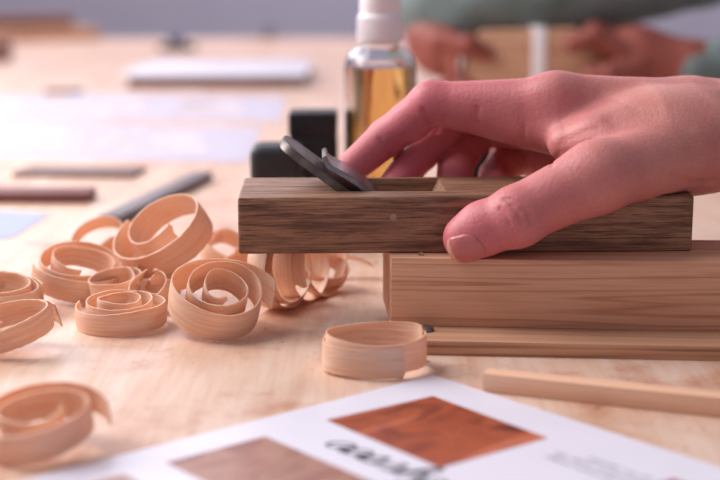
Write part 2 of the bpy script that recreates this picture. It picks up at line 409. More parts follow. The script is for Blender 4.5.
# ================================================================ implicit surfaces for bodies
def cone(p, a, b, r1, r2):
    a = np.asarray(a, np.float32); b = np.asarray(b, np.float32); ba = b - a
    pa = p - a; t = np.clip(pa @ ba / max(1e-6, float(ba @ ba)), 0, 1)
    return np.sqrt(((pa - t[..., None] * ba) ** 2).sum(-1)) - (r1 + (r2 - r1) * t)
def ell(p, c, r, Rm=None):
    q = p - np.asarray(c, np.float32)
    if Rm is not None: q = q @ np.asarray(Rm, np.float32)
    r = np.asarray(r, np.float32); k0 = np.sqrt(((q / r) ** 2).sum(-1)); k1 = np.sqrt(((q / r ** 2) ** 2).sum(-1))
    return k0 * (k0 - 1) / np.maximum(k1, 1e-6)
def smin(a, b, k):
    h = np.clip(0.5 + 0.5 * (b - a) / k, 0, 1); return b + (a - b) * h - k * h * (1 - h)
def smax(a, b, k): return -smin(-a, -b, k)
def surface_net(sdf, lo, hi, h):
    lo = np.asarray(lo, float); n = np.ceil((np.asarray(hi) - lo) / h).astype(int) + 1
    X, Y, Z = [lo[i] + h * np.arange(n[i]) for i in range(3)]
    D = np.empty(n, np.float32)
    YZ = np.stack(np.meshgrid(Y, Z, indexing='ij'), -1).astype(np.float32)
    for i0 in range(0, n[0], 16):
        xs = X[i0:i0 + 16]
        P = np.empty((len(xs), n[1], n[2], 3), np.float32); P[..., 0] = xs[:, None, None]; P[..., 1:] = YZ[None]
        D[i0:i0 + 16] = sdf(P.reshape(-1, 3)).reshape(len(xs), n[1], n[2])
    S = D < 0; m = n - 1
    cnt = np.zeros(m, int); acc = np.zeros((*m, 3)); ne = np.zeros(m)
    cor = [(i, j, k) for i in (0, 1) for j in (0, 1) for k in (0, 1)]
    sub = lambda A, c: A[c[0]:c[0] + m[0], c[1]:c[1] + m[1], c[2]:c[2] + m[2]]
    for c in cor: cnt += sub(S, c)
    act = (cnt > 0) & (cnt < 8)
    for c in cor:
        for ax in range(3):
            if c[ax] == 0:
                d = list(c); d[ax] = 1
                a, b = sub(D, c), sub(D, d); x = (a < 0) != (b < 0)
                t = np.where(x, a / np.where(a == b, 1, a - b), 0)
                for q in range(3): acc[..., q] += np.where(x, c[q] + (t if q == ax else 0), 0)
                ne += x
    idx = -np.ones(m, int); idx[act] = np.arange(act.sum())
    cells = np.argwhere(act); V = lo + h * (cells + acc[act] / ne[act][:, None])
    faces = []
    for ax in range(3):
        u, v = (ax + 1) % 3, (ax + 2) % 3
        sl0 = [slice(1, None)] * 3; 
        a = np.moveaxis(D, (ax, u, v), (0, 1, 2)); I = np.moveaxis(idx, (ax, u, v), (0, 1, 2))
        a0, a1 = a[:-1, 1:-1, 1:-1], a[1:, 1:-1, 1:-1]; x = (a0 < 0) != (a1 < 0)
        w = np.argwhere(x); i, j, k = w[:, 0], w[:, 1] + 1, w[:, 2] + 1
        quad = np.stack([I[i, j - 1, k - 1], I[i, j, k - 1], I[i, j, k], I[i, j - 1, k]], 1)
        flip = ~(a0[x] < 0); quad[flip] = quad[flip][:, ::-1]; faces.append(quad)
    Fc = np.concatenate(faces); Fc = Fc[(Fc >= 0).all(1)]
    return V, Fc
def grad(sdf, P, e=0.25):
    g = np.stack([sdf((P + np.eye(3)[i] * e).astype(np.float32)) - sdf((P - np.eye(3)[i] * e).astype(np.float32)) for i in range(3)], -1)
    return g / np.maximum(np.linalg.norm(g, axis=-1, keepdims=True), 1e-6)
def body_mesh(sdf, lo, hi, h):
    V, Fc = surface_net(sdf, lo, hi, h)
    for _ in range(2):
        V = V - grad(sdf, V, h * 0.4) * sdf(V.astype(np.float32))[:, None] * 0.9
    return V, Fc
def trace(sdf, px, py, y0=440.0):
    d = ray(px, py); d = d / np.linalg.norm(d); p = np.array([0, 0, CAM_H]) + d * (y0 / d[1])
    for _ in range(200):
        s = float(sdf(p[None].astype(np.float32))[0])
        if s < 0.02: break
        p = p + d * max(0.02, s * 0.7)
        if p[1] > 720: return None
    return p

# ================================================================ the hand that holds the plane
Yf, Yb = q0[1], q0[1] + PW                      # near and far faces of the plane
def J(px, py, Y): return at_y(px, py, Y)
fingers = {   # joints: knuckle, middle joint, end joint, tip; radii
    'index':  ([J(556, 105, 586), J(432, 103, 598), J(386, 138, 606), J(345, 174, Yb + 8.2)], [11.6, 9.0, 8.2, 6.8]),
    'middle': ([J(572, 112, 606), J(455, 112, 622), J(420, 153, 617), J(394, 186, Yb + 8.2)], [11.4, 9.0, 8.2, 6.9]),
    'ring':   ([J(586, 126, 624), J(474, 127, 636), J(457, 158, 624), J(452, 192, Yb + 8.0)], [11.0, 9.4, 8.6, 7.3]),
    'little': ([J(600, 134, 640), J(511, 155, 644), J(496, 176, 630), J(494, 198, Yb + 7.2)], [10.4, 8.6, 7.6, 6.2]),
}
W_r, W_u = J(742, 128, 592), J(752, 142, 622)      # thumb side and little-finger side of the wrist
cmcs = {'index': J(690, 118, 594), 'middle': J(700, 120, 604), 'ring': J(706, 124, 616), 'little': J(706, 138, 626)}
thumb = [J(704, 148, 566), J(597, 177, 535), J(516, 216, 529.5), J(467, 238, 531)]
thumb_r = [15.5, 13.4, 11.2, 9.3]
elbow_r, elbow_u = W_r + np.array([170, -18, -6]), W_u + np.array([170, -22, -10])

def palm_sdf(p):
    d = None
    for nm, (j, r) in fingers.items():
        c = cone(p, cmcs[nm], j[0], 14.5 if nm != 'little' else 13, r[0])
        d = c if d is None else smin(d, c, 9)
    d = smin(d, cone(p, cmcs['index'], W_r, 15, 17), 10)
    d = smin(d, cone(p, cmcs['little'], W_u, 14, 17), 10)
    d = smin(d, cone(p, W_r, elbow_r, 17.5, 26), 10)
    d = smin(d, cone(p, W_u, elbow_u, 17.5, 27), 10)
    # ball of the thumb and the web between thumb and index finger
    d = smin(d, cone(p, thumb[0], thumb[1], 16, 12.6), 10)
    d = smin(d, cone(p, W_r + np.array([-6, -12, -8]), thumb[0], 15, 15), 12)
    d = smin(d, cone(p, J(690, 132, 578), J(600, 140, 562), 18, 9.0), 9)
    d = smin(d, cone(p, J(563, 145, 568), J(655, 140, 570), 5.6, 18), 15)
    d = smin(d, cone(p, J(548, 166, 640), J(650, 164, 622), 10, 15), 8)
    d = smin(d, cone(p, J(640, 140, 582), J(690, 145, 600), 18, 19), 10)
    return d
def finger_sdf(p, j, r):
    d = cone(p, j[0], j[1], r[0], r[1] * 0.98)
    d = smin(d, cone(p, j[1], j[2], r[1], r[2]), 4.5)
    d = smin(d, cone(p, j[2], j[3], r[2], r[3]), 2.0)
    # fleshy pads under the first and second bones
    if j is fingers['index'][0]: d = smin(d, cone(p, J(462, 112, 597), J(560, 128, 584), 8.2, 12.0), 4)
    m = (j[0] * 0.45 + j[1] * 0.55); m2 = (j[1] + j[2]) / 2
    bend = (j[0] + j[2]) / 2 - j[1]; bend = bend / max(1e-6, np.linalg.norm(bend))
    d = smin(d, cone(p, m + bend * 2.2, m * 0.6 + j[0] * 0.4 + bend * 2.2, r[1] * 0.92, r[0] * 0.86), 3)
    d = smin(d, ell(p, m2 + bend * 1.2, (r[2] * 1.0,) * 3), 3)
    return d
def thumb_sdf(p):
    d = cone(p, thumb[1], thumb[2], thumb_r[1], thumb_r[2])
    d = smin(d, cone(p, thumb[2], thumb[3], thumb_r[2], thumb_r[3]), 3)
    mid = thumb[2] * 0.35 + thumb[3] * 0.65
    d = smin(d, ell(p, mid + np.array([0, 1.0, 1.2]), (10.6, 9.6, 10.2)), 3)
    d = smin(d, ell(p, thumb[2] + np.array([0.5, -1.6, -0.6]), (10.5, 10.5, 10.5)), 4)   # knuckle
    return d
cr_list = []
ca, sa = math.cos(rp), math.sin(rp)
def plane_box(p):
    x = (p[:, 0] - q0[0]) * ca + (p[:, 1] - q0[1]) * sa; y = -(p[:, 0] - q0[0]) * sa + (p[:, 1] - q0[1]) * ca; z = p[:, 2] - TOP
    q = np.stack([np.abs(x - PL / 2) - PL / 2, np.abs(y - PW / 2) - PW / 2, np.abs(z - PH / 2) - PH / 2], -1)
    return np.sqrt((np.maximum(q, 0) ** 2).sum(-1)) + np.minimum(q.max(-1), 0)
def block_box(p):
    x = (p[:, 0] - f0[0]) * math.cos(rb) + (p[:, 1] - f0[1]) * math.sin(rb); y = -(p[:, 0] - f0[0]) * math.sin(rb) + (p[:, 1] - f0[1]) * math.cos(rb); z = p[:, 2] - BT
    q = np.stack([np.abs(x - 117) - 118, np.abs(y - 22) - 22, np.abs(z - BH / 2) - BH / 2], -1)
    return np.sqrt((np.maximum(q, 0) ** 2).sum(-1)) + np.minimum(q.max(-1), 0)
def hand_sdf(p):
    pal = palm_sdf(p); d = pal
    for nm, (j, r) in fingers.items(): d = np.minimum(d, smin(pal, finger_sdf(p, j, r), 6))
    d = smin(d, smin(pal, thumb_sdf(p), 7), 0.8)
    # tendons and knuckle bumps on the back of the hand
    for nm, (j, r) in list(fingers.items())[:3]:
        up = np.array([0, -2.0, 5.2])
        d = smin(d, cone(p, j[0] + up * 1.15, cmcs[nm] + up * 1.5, 5.6, 6.4), 7)
    d = smin(d, ell(p, fingers['index'][0][0] + np.array([-2, -1.5, 3.2]), (11, 8.0, 7.5)), 7)
    for pts, dep, wid in cr_list:
        g = np.full(len(p), 1e9, np.float32)
        lo, hi = pts.min(0) - 4 * wid, pts.max(0) + 4 * wid
        sel = ((p > lo) & (p < hi)).all(1)
        if sel.any():
            q = p[sel]; gg = np.full(len(q), 1e9, np.float32)
            for a, b in zip(pts, pts[1:]): gg = np.minimum(gg, cone(q, a, b, 0, 0))
            add = np.zeros(len(p), np.float32); add[sel] = dep * np.exp(-(gg / wid) ** 2); d = d + add
    d = smax(d, -(plane_box(p) - 0.05), 0.8)
    d = smax(d, -(block_box(p) - 0.05), 0.8)
    return d
def crease(pix, dep, wid):
    pts = [trace(hand_sdf, x, y) for x, y in pix]; pts = [q for q in pts if q is not None]
    if len(pts) > 1: return (np.array(pts, np.float32), dep, wid)
cr_new = [crease(*a) for a in (
    ([(505, 199), (512, 200), (521, 205), (528, 213), (532, 222)], 2.3, 0.8),             # thumb joint arc
    ([(500, 208), (506, 215), (510, 224)], 1.3, 0.65), ([(511, 205), (518, 212), (522, 221)], 1.2, 0.65),
    ([(423, 110), (429, 121), (437, 131)], 1.5, 1.0), ([(380, 139), (386, 150), (394, 160)], 0.9, 0.8),   # index joints
    ([(478, 126), (476, 116), (478, 108)], 0.8, 1.1), ([(524, 140), (524, 126)], 0.5, 1.0),
    ([(552, 160), (556, 148), (566, 140), (580, 134), (597, 128)], 0.25, 1.6),             # fold above the web
    ([(560, 152), (556, 158), (552, 166)], 0.7, 1.0),
    ([(585, 200), (592, 190), (600, 182)], 0.35, 0.9), ([(597, 200), (604, 190), (612, 182)], 0.35, 0.9), ([(610, 198), (616, 188), (622, 180)], 0.3, 0.9),
    ([(600, 92), (640, 112), (690, 128)], 0.35, 2.2), ([(610, 120), (650, 128), (700, 150)], 0.35, 2.5),
    ([(672, 176), (690, 183), (715, 182)], 0.7, 1.4)) ]
cr_list += [c for c in cr_new if c is not None]
hv, hf = body_mesh(hand_sdf, (-60, 505, 25), (345, 672, 135), 0.95)
base = np.array([q0[0] + 90, Yf + 20, TOP + PH])
hand = thing('person', "person's bare right hand and forearm gripping the dark wooden plane, thumb in front", 'person', base)
mesh_obj('body', hv - base, hf, M['skin'], hand, True)

# thumbnail: a curved plate lying on the thumb's surface
ax = thumb[3] - thumb[2]; ax = ax / np.linalg.norm(ax)
nn = np.array([-0.12, -0.86, -0.46]); nn = nn - ax * (nn @ ax); nn /= np.linalg.norm(nn); tv = np.cross(ax, nn)
nc = thumb[3] + ax * 1.6
NU, NV = 26, 20; nv_, nfc, fm = [], [], []
for i in range(NU + 1):
    u = -1 + 2 * i / NU
    for j in range(NV + 1):
        v = -1 + 2 * j / NV
        wv = 6.9 * (1 - max(0, -u) ** 3.2 * 0.45) * (1 - max(0, u) ** 4 * 0.35)
        du = 6.9 * u * (1 - 0.16 * v * v)
        p = nc + ax * du + tv * (wv * v) + nn * 14
        for _ in range(60):
            s = float(hand_sdf(p[None].astype(np.float32))[0])
            if s < 0.25: break
            p = p - nn * max(0.03, s * 0.7)
        e = max(abs(u), abs(v)); p = p + nn * (0.35 - 0.45 * max(0, (e - 0.86) / 0.14) * (0 if u > 0.8 else 1))
        nv_.append(p)
for i in range(NU):
    for j in range(NV):
        a = i * (NV + 1) + j; nfc.append((a, a + 1, a + NV + 2, a + NV + 1)); fm.append(1 if i >= NU - 3 else 0)
nl = mesh_obj('thumbnail', np.array(nv_) - base, nfc, None, hand, True, mats=[M['nail'], M['nail_tip']], fmat=fm)
so = nl.modifiers.new('thick', 'SOLIDIFY'); so.thickness = 0.0006; so.offset = -1
nl['label'] = 'short pale thumbnail'

# ================================================================ wood shavings
def curl(label, bbox, R0, R1, turns, w, rot=(0, 0, 0), start=0.0, squash=1.0, lead=0.0, depth=None, wob=0.6, power=1.0, thick=0.48, cup=0.3, ragged=0.8, taper=0.0, seed=0, ccw=1, flare=0.0, fit='w', inner_tilt=0.0, nod=0.0):
    """ribbon wound into a spiral; sized and stood on the bench so that it fills bbox of the photo. depth = distance for one resting on others"""
    r_ = np.random.default_rng(seed + 100)
    n = max(24, int(turns * 56)); nw = 6
    ph = r_.uniform(0, 6.28, 6)
    Rm = np.array((Euler(tuple(math.radians(a) for a in rot), 'XYZ').to_matrix()))
    V, UV, Fc = [], [], []
    L = 0; prev = None
    for i in range(n + 1):
        s = i / n; th = math.radians(start) + ccw * s * turns * 2 * math.pi
        r = R0 + (R1 - R0) * s ** power + wob * math.sin(th + ph[0]) * 0.5 + wob * 0.5 * math.sin(2 * th * 1.3 + ph[1])
        ct, st_ = math.cos(th), math.sin(th)
        c = np.array([r * ct, r * st_ * squash, lead * s + 0.4 * math.sin(1.7 * th + ph[2])])
        rad = np.array([ct, st_ * squash, 0]); rad /= np.linalg.norm(rad)
        if prev is not None: L += np.linalg.norm(c - prev)
        prev = c
        ww = w * (1 - taper * s) * (1 + 0.05 * math.sin(2.3 * th + ph[3]))
        tl = flare + inner_tilt * s
        for j in range(nw + 1):
            v = j / nw; c2 = c
            if i in (0, n): c2 = c + np.array([-st_, ct * squash, 0]) * ccw * r_.uniform(-ragged, ragged) * 1.3
            off = cup * (1 - (2 * v - 1) ** 2) + math.sin(tl) * (v - 0.5) * ww
            fray = 0.12 * math.sin(9 * th + 5 * math.sin(3 * th + ph[4])) if j in (0, nw) else 0
            for side in (0, 1):
                q = c2 + rad * (off + (thick if side else 0)) + np.array([0, 0, (v - 0.5) * ww * math.cos(tl) + fray]); a = math.radians(nod) * s
                V.append(np.array([q[0], q[1] * math.cos(a) - q[2] * math.sin(a), q[1] * math.sin(a) + q[2] * math.cos(a)])); UV.append((L * 0.02, v * ww * 0.05))
    st = 2 * (nw + 1); idx = lambda i, j, k: i * st + 2 * j + k
    for i in range(n):
        for j in range(nw):
            Fc.append((idx(i, j, 0), idx(i, j + 1, 0), idx(i + 1, j + 1, 0), idx(i + 1, j, 0)))
            Fc.append((idx(i, j, 1), idx(i + 1, j, 1), idx(i + 1, j + 1, 1), idx(i, j + 1, 1)))
        for j in (0, nw): Fc.append((idx(i, j, 0), idx(i + 1, j, 0), idx(i + 1, j, 1), idx(i, j, 1)))
    for i in (0, n):
        for j in range(nw): Fc.append((idx(i, j, 0), idx(i, j, 1), idx(i, j + 1, 1), idx(i, j + 1, 0)))
    V = np.array(V) @ Rm.T
    V -= V.mean(0); V[:, 2] -= V[:, 2].min()
    x0, y0, x1, y1 = bbox
    k = 1.0; g = at_z((x0 + x1) / 2, y1 - 8); pos = g.copy()
    if depth is not None: pos = at_y((x0 + x1) / 2, y1, depth)
    for _ in range(14):
        P = V * k + pos
        dep = P[:, 1] * cp + (CAM_H - P[:, 2]) * sp_
        X = 360 + F_PX * P[:, 0] / dep; Y = 240 - F_PX * ((P[:, 2] - CAM_H) * cp + P[:, 1] * sp_) / dep
        D = dep.mean()
        if fit == 'w': k *= (x1 - x0) / (X.max() - X.min())
        else: k *= ((y1 - y0) / (Y.max() - Y.min()))
        pos[0] += ((x0 + x1) / 2 - (X.max() + X.min()) / 2) * D / F_PX
        e = y1 - Y.max()
        if depth is None: pos[1] -= 0.8 * e * D / F_PX / 0.26
        else: pos[2] -= e * D / F_PX
        pos[2] = max(0.0, pos[2])
    o = mesh_obj('wood_shaving', V * k, Fc, M['shaving'], None, True, loc=pos, uvs=UV)
    bmx = bmesh.new(); bmx.from_mesh(o.data); bmesh.ops.recalc_face_normals(bmx, faces=bmx.faces); bmx.to_mesh(o.data); bmx.free()
    try: o.data.set_sharp_from_angle(angle=math.radians(50))
    except Exception: pass
    if VERB: print('curl %-60s k=%.2f pos=%s top=%.0f want %.0f h=%.1f' % (label[:60], k, np.round(pos, 0), Y.min(), y0, (V[:, 2] * k).max()))
    return tag(o, label, 'wood shaving', 'curled wood shavings on the bench')
VERB = False

curl('lone oval wood shaving beside the layered board near the printed sheet', (322, 325, 427, 379), 19.6, 17.4, 1.8, 11.2, (2, -1, 4), -62, 0.72, 3.6, seed=1, wob=0.4, ccw=-1)
curl('flat spiral shaving with three neat turns lying open on the bench', (75, 288, 167, 337), 17.6, 5.5, 2.75, 8.6, (5, -1, 0), 165, 0.9, 2.4, seed=2, wob=0.5, power=1.1)
curl('round spiral shaving tilted to face forward beside the plane end', (168, 252, 277, 341), 21.5, 4.5, 2.75, 12.5, (20, 7, 8), 20, 0.96, 5.0, seed=3, wob=0.6, power=0.85, nod=26)
curl('big ring shaving perched aslant on top of the heap', (113, 200, 213, 279), 19.5, 7.5, 1.5, 11.5, (26, -29, 0), 128, 0.95, 0.5, depth=612, seed=4, wob=0.5, power=1.9)
curl('wide loose ring shaving leaning at the left of the heap', (31, 247, 124, 304), 18.5, 9.0, 2.2, 9.5, (17, 8, 10), 200, 0.92, 2.0, seed=5, wob=0.8, power=1.4)
curl('small torn ring shaving squeezed behind the flat three turn spiral', (88, 266, 146, 310), 9.5, 7.0, 1.2, 9.5, (14, -6, 0), -20, 0.9, 1.0, seed=6, ragged=2.2)
curl('half open shaving standing behind the heap at its top left', (71, 217, 128, 262), 13.5, 11.0, 0.8, 9.0, (40, -22, 20), 340, 0.85, 2.0, depth=655, seed=7)
curl('thick double curl cut off by the left edge of the photo', (-48, 260, 44, 322), 19.0, 13.0, 2.2, 10.5, (8, 3, 0), 20, 0.85, 2.5, seed=8)
curl('crumpled shaving with a loose end at the left edge, nearer than the double curl', (-40, 300, 63, 357), 16.5, 10.0, 1.7, 8.0, (10, -14, 10), 10, 0.75, 3.5, seed=9, ragged=2.0, power=1.6)
curl('large blurred shaving nearest the camera at the lower left', (-24, 371, 112, 466), 21.0, 8.0, 1.95, 9.6, (10, -7, 0), 15, 0.9, 1.5, seed=10, power=1.2)
curl('upright loop shaving under the plane nearest its left end', (256, 232, 303, 309), 15.0, 12.0, 1.7, 9.0, (84, 0, 58), 100, 1.0, 3.0, seed=11, fit='h')
curl('upright loop shaving below the middle of the plane body, second from its left end', (284, 222, 318, 302), 15.5, 13.5, 1.3, 7.5, (86, 0, 68), 100, 1.0, 5.0, seed=12, fit='h')
curl('thin edge on shaving below the plane just right of the upright loops', (306, 218, 338, 297), 15.5, 14.0, 0.9, 4.5, (86, 0, 60), 190, 1.0, 2.0, seed=13, fit='h')
curl('loose flat strip of shaving pointing right under the plane', (322, 252, 373, 284), 17.0, 13.0, 0.4, 8.0, (62, 12, -18), 60, 0.7, 3.0, depth=640, seed=14)
curl('broken curl lying behind the edge on shaving under the plane', (298, 246, 350, 292), 12.0, 7.0, 1.3, 9.0, (35, 20, 0), 60, 0.8, 3.0, seed=15)
curl('crumpled shaving half hidden behind the left end of the plane', (200, 229, 252, 272), 11.5, 8.0, 1.2, 9.0, (30, 22, 0), 120, 0.8, 3.0, seed=16)
curl('small twisted shaving between the ring on the heap and the forward facing spiral', (128, 268, 172, 312), 9.0, 6.0, 0.9, 9.0, (30, -30, 30), 90, 0.8, 2.0, seed=17, ragged=2.5)
curl('curled scrap of shaving behind the plane end at the bench surface', (222, 240, 276, 282), 12.5, 8.0, 1.3, 9.0, (24, -18, 0), 10, 0.8, 3.0, seed=18)

curl('torn strip of shaving wedged under the aslant ring on the heap', (128, 258, 184, 302), 12.0, 8.0, 1.4, 9.5, (20, 10, 0), 60, 0.85, 3.0, seed=21, ragged=1.0)
curl('low broken curl deep in the heap behind the wide loose ring', (96, 238, 142, 272), 11.0, 8.0, 1.2, 9.0, (24, -12, 0), 150, 0.85, 3.0, seed=22, ragged=2.0)

# ================================================================ printed sheet in the foreground
k0, kl, kr = at_z(433, 376), at_z(36, 480), at_z(720, 470)
e1 = (kr - k0)[:2]; e1 /= np.linalg.norm(e1)
e2 = (k0 - kl)[:2]; e2 /= np.linalg.norm(e2)
a1 = math.atan2(e1[1], e1[0]); a2 = math.atan2(e2[1], e2[0]) - math.pi / 2; ar = (a1 + a2) / 2
sheet = thing('printed_sheet', 'white laminated sheet with orange photo and black handwriting in the foreground', 'printed sheet', k0, ar)
ST = 0.45
def loc_uv(px, py):
    p = at_z(px, py, ST)[:2] - k0[:2]; return np.array([p[0] * math.cos(ar) + p[1] * math.sin(ar), -p[0] * math.sin(ar) + p[1] * math.cos(ar)])
boxed('sheet', (0, 210, -297, 0, 0.0, ST), M['paper'], sheet, bevel=0.1, seg=1)
def flat(name, poly, z, mat, parent):
    bm = bmesh.new(); bm.faces.new([bm.verts.new((x, y, z)) for x, y in poly]); return bm_obj(name, bm, mat, parent)
def rect_of(pix):
    q = np.array([loc_uv(*p) for p in pix]); return q
Q = rect_of([(326, 420), (440, 468), (548, 438), (433, 396)])
u0, u1 = (Q[0, 0] + Q[3, 0]) / 2, (Q[1, 0] + Q[2, 0]) / 2; v0, v1 = (Q[0, 1] + Q[1, 1]) / 2, (Q[2, 1] + Q[3, 1]) / 2
flat('printed_photo', Q, ST + 0.04, M['print_orange'], sheet)['label'] = 'orange brown photo print'
tl, lf = loc_uv(262, 435), loc_uv(168, 464)
hh = tl[1] - lf[1]
uu = (tl[0] + lf[0]) / 2
flat('printed_photo', [(uu, tl[1] - hh), (uu + 62, tl[1] - hh), (uu + 62, tl[1]), (uu, tl[1])], ST + 0.04, M['print_brown'], sheet)['label'] = 'grey brown photo print'
t3 = loc_uv(124, 474)
flat('printed_photo', [(t3[0], t3[1] - 50), (t3[0] + 62, t3[1] - 50), (t3[0] + 62, t3[1]), (t3[0], t3[1])], ST + 0.04, M['print_brown'], sheet)['label'] = 'photo print at the lower corner'
flat('printed_photo', [(u1 + 48, v0), (u1 + 110, v0), (u1 + 110, v1), (u1 + 48, v1)], ST + 0.04, M['print_orange'], sheet)['label'] = 'photo print further along the row'
# the handwritten caption
GL = {  # strokes in an em box: x 0..1, baseline 0, x-height .5
    'g': [[(.62, .45), (.45, .54), (.2, .46), (.08, .22), (.2, .02), (.42, .08), (.6, .42), (.56, .05), (.48, -.28), (.25, -.42), (.05, -.32), (.3, -.12), (.78, .1)]],
    'a': [[(.62, .44), (.42, .53), (.18, .42), (.07, .2), (.2, .02), (.42, .1), (.62, .44), (.58, .12), (.68, .01), (.86, .12)]],
    's': [[(.0, .05), (.3, .5), (.42, .53), (.5, .22), (.42, .03), (.2, .02), (.45, .02), (.72, .12)]],
    'h': [[(.0, .05), (.3, .6), (.4, .95), (.28, .98), (.2, .6), (.14, .0), (.28, .36), (.5, .5), (.6, .36), (.58, .08), (.68, .01), (.86, .12)]],
    'o': [[(.5, .5), (.2, .44), (.07, .2), (.22, .01), (.5, .06), (.64, .3), (.5, .5), (.68, .44), (.9, .48)]],
}
def strokes(word, u, v, size, w, mat, name, adv=0.74, z=ST + 0.07, slant=0.25):
    V, Fc = [], []
    for ci, ch in enumerate(word):
        for st in GL[ch]:
            P = np.array(st, float); T = np.linspace(0, len(P) - 1, (len(P) - 1) * 7 + 1)
            pts = []
            for t in T:                                   # Catmull-Rom
                i = min(int(t), len(P) - 2); f = t - i
                p0, p1, p2, p3 = P[max(0, i - 1)], P[i], P[i + 1], P[min(len(P) - 1, i + 2)]
                pts.append(0.5 * ((2 * p1) + (p2 - p0) * f + (2 * p0 - 5 * p1 + 4 * p2 - p3) * f * f + (3 * p1 - p0 - 3 * p2 + p3) * f ** 3))
            pts = np.array(pts); pts[:, 0] += pts[:, 1] * slant; pts = pts * size + np.array([u + ci * adv * size, v])
            dv = np.gradient(pts, axis=0); nr = np.stack([-dv[:, 1], dv[:, 0]], 1); nr /= np.maximum(np.linalg.norm(nr, axis=1, keepdims=True), 1e-6)
            wd = w * (0.65 + 0.5 * np.abs(dv[:, 1]) / np.maximum(np.linalg.norm(dv, axis=1), 1e-6))[:, None]
            A, B = pts + nr * wd / 2, pts - nr * wd / 2; b0 = len(V)
            for a, b in zip(A, B): V += [(*a, z), (*b, z)]
            Fc += [(b0 + 2 * i, b0 + 2 * i + 1, b0 + 2 * i + 3, b0 + 2 * i + 2) for i in range(len(pts) - 1)]
    return mesh_obj(name, V, Fc, mat, sheet)
tA = loc_uv(319, 440); gap = v0 - tl[1]
size = 13.0
strokes('aasshg', tA[0] + 3.0, v0 - gap * 0.5 - 2.6, size, 1.25, M['ink'], 'handwriting', adv=0.62)['label'] = 'black handwritten caption'
# small print: rows of tiny illegible words
sA = loc_uv(557, 453)
V, Fc = [], []
for row in range(3):
    u = sA[0] + (9 if row == 0 else 0); ue = sA[0] + 62
    while u < ue:
        wl = random.uniform(4, 10)
        uu2 = u
        while uu2 < min(u + wl, ue):
            hgt = random.choice((1.3, 1.3, 1.9)); b0 = len(V); y = sA[1] + 3 - row * 4.2
            V += [(uu2, y, ST + .07), (uu2 + .75, y, ST + .07), (uu2 + .75, y + hgt, ST + .07), (uu2, y + hgt, ST + .07)]; Fc.append((b0, b0 + 1, b0 + 2, b0 + 3)); uu2 += 1.15
        u += wl + 1.6
mesh_obj('small_print', V, Fc, M['ink_grey'], sheet)['label'] = 'rows of small grey print'

# ================================================================ bottle and black cases behind the plane
bc = np.array([ (379.5 - 360) / F_PX * 775, 757.0, 0.0])
bottle = thing('oil_bottle', 'clear bottle of amber oil with a white ribbed cap behind the plane', 'bottle', bc)
HW = 17.2; rot_b = math.radians(20)
outer = [(HW * .9, 0), (HW, 2), (HW, 90), (HW * .97, 95), (HW * .86, 98.5), (HW * .66, 101), (9.5, 102.5), (9.5, 108)]
inner = [(8.0, 108), (8.0, 103), (HW * .62, 99.6), (HW * .82, 97), (HW * .90, 94), (HW - 1.3, 90), (HW - 1.3, 3), (HW * .84, 1.6)]
bm = bmesh.new(); n = 64
def ring(bm, r, z, sq, rot): 
    out = []
    for i in range(n):
        t = 2 * math.pi * i / n; c, s = math.cos(t), math.sin(t); k = (abs(c) ** sq + abs(s) ** sq) ** (-1 / sq)
        x, y = r * k * c, r * k * s
        out.append(bm.verts.new((x * math.cos(rot) - y * math.sin(rot), x * math.sin(rot) + y * math.cos(rot), z)))
    return out
def loft(bm, prof, sqf, rot, cap0=True, cap1=True):
    rs = [ring(bm, r, z, sqf(z), rot) for r, z in prof]
    for a, b in zip(rs, rs[1:]):
        for i in range(n): bm.faces.new((a[i], a[(i + 1) % n], b[(i + 1) % n], b[i]))
    if cap0: bm.faces.new(rs[0][::-1])
    if cap1: bm.faces.new(rs[-1])
sqf = lambda z: 4.5 if z < 92 else (3.0 if z < 99 else 2.0)
loft(bm, outer + inner, sqf, rot_b, True, True)
bm_obj('bottle_body', bm, M['clear'], bottle, True)
bm = bmesh.new(); loft(bm, [(HW * .83, 1.8), (HW - 1.45, 3.2), (HW - 1.45, 89.5), (HW - 1.45, 90.2)], lambda z: 4.5, rot_b)
bm_obj('oil', bm, M['oil'], bottle, True)['label'] = 'amber oil inside the bottle'
bm = bmesh.new(); prof = [(11.2, 104), (11.8, 105)]
lathe(bm, [(11.4, 103.2), (12.0, 104), (12.0, 117), (11.2, 118), (10.8, 118.4), (11.0, 119), (11.0, 127), (9.2, 128.5), (8.4, 129), (8.2, 146), (7.0, 148)], 48)
cap_o = bm_obj('cap', bm, M['white_plastic'], bottle, True)
for i in range(36):
    pass
bm = bmesh.new()
for i in range(40):
    t = 2 * math.pi * i / 40; cyl_between(bm, (12.0 * math.cos(t), 12.0 * math.sin(t), 105), (12.0 * math.cos(t), 12.0 * math.sin(t), 116.5), 0.45, 6)
bm_obj('cap_ribs', bm, M['white_plastic'], cap_o)

def case(name, label, px0, px1, ptop, Y, depth, bev, mat, lid):
    a, b = at_y(px0, ptop, Y), at_y(px1, ptop, Y); h = a[2]; w = b[0] - a[0]
    t = thing(name, label, 'black case', ((a[0] + b[0]) / 2, Y + depth / 2, 0))
    boxed('case_body', (-w / 2, w / 2, -depth / 2, depth / 2, 0, h * lid - 0.6), mat, t, bevel=bev, seg=4)
    boxed('lid', (-w / 2, w / 2, -depth / 2, depth / 2, h * lid, h), mat, t, bevel=min(bev, h * (1 - lid) * .45), seg=4)
    boxed('seam', (-w / 2 + 1, w / 2 - 1, -depth / 2 + 1, depth / 2 - 1, h * lid - 2.5, h * lid + 2), M['black_soft'], t, bevel=0)
    return t
case('black_case', 'taller upright black plastic case standing beside the oil bottle', 288, 337, 113, 752, 26, 2.2, M['black'], 0.8)
case('black_case', 'lower rounded black case standing behind the blade, left of the taller case', 249, 302, 147, 702, 28, 6.0, M['black_soft'], 0.62)

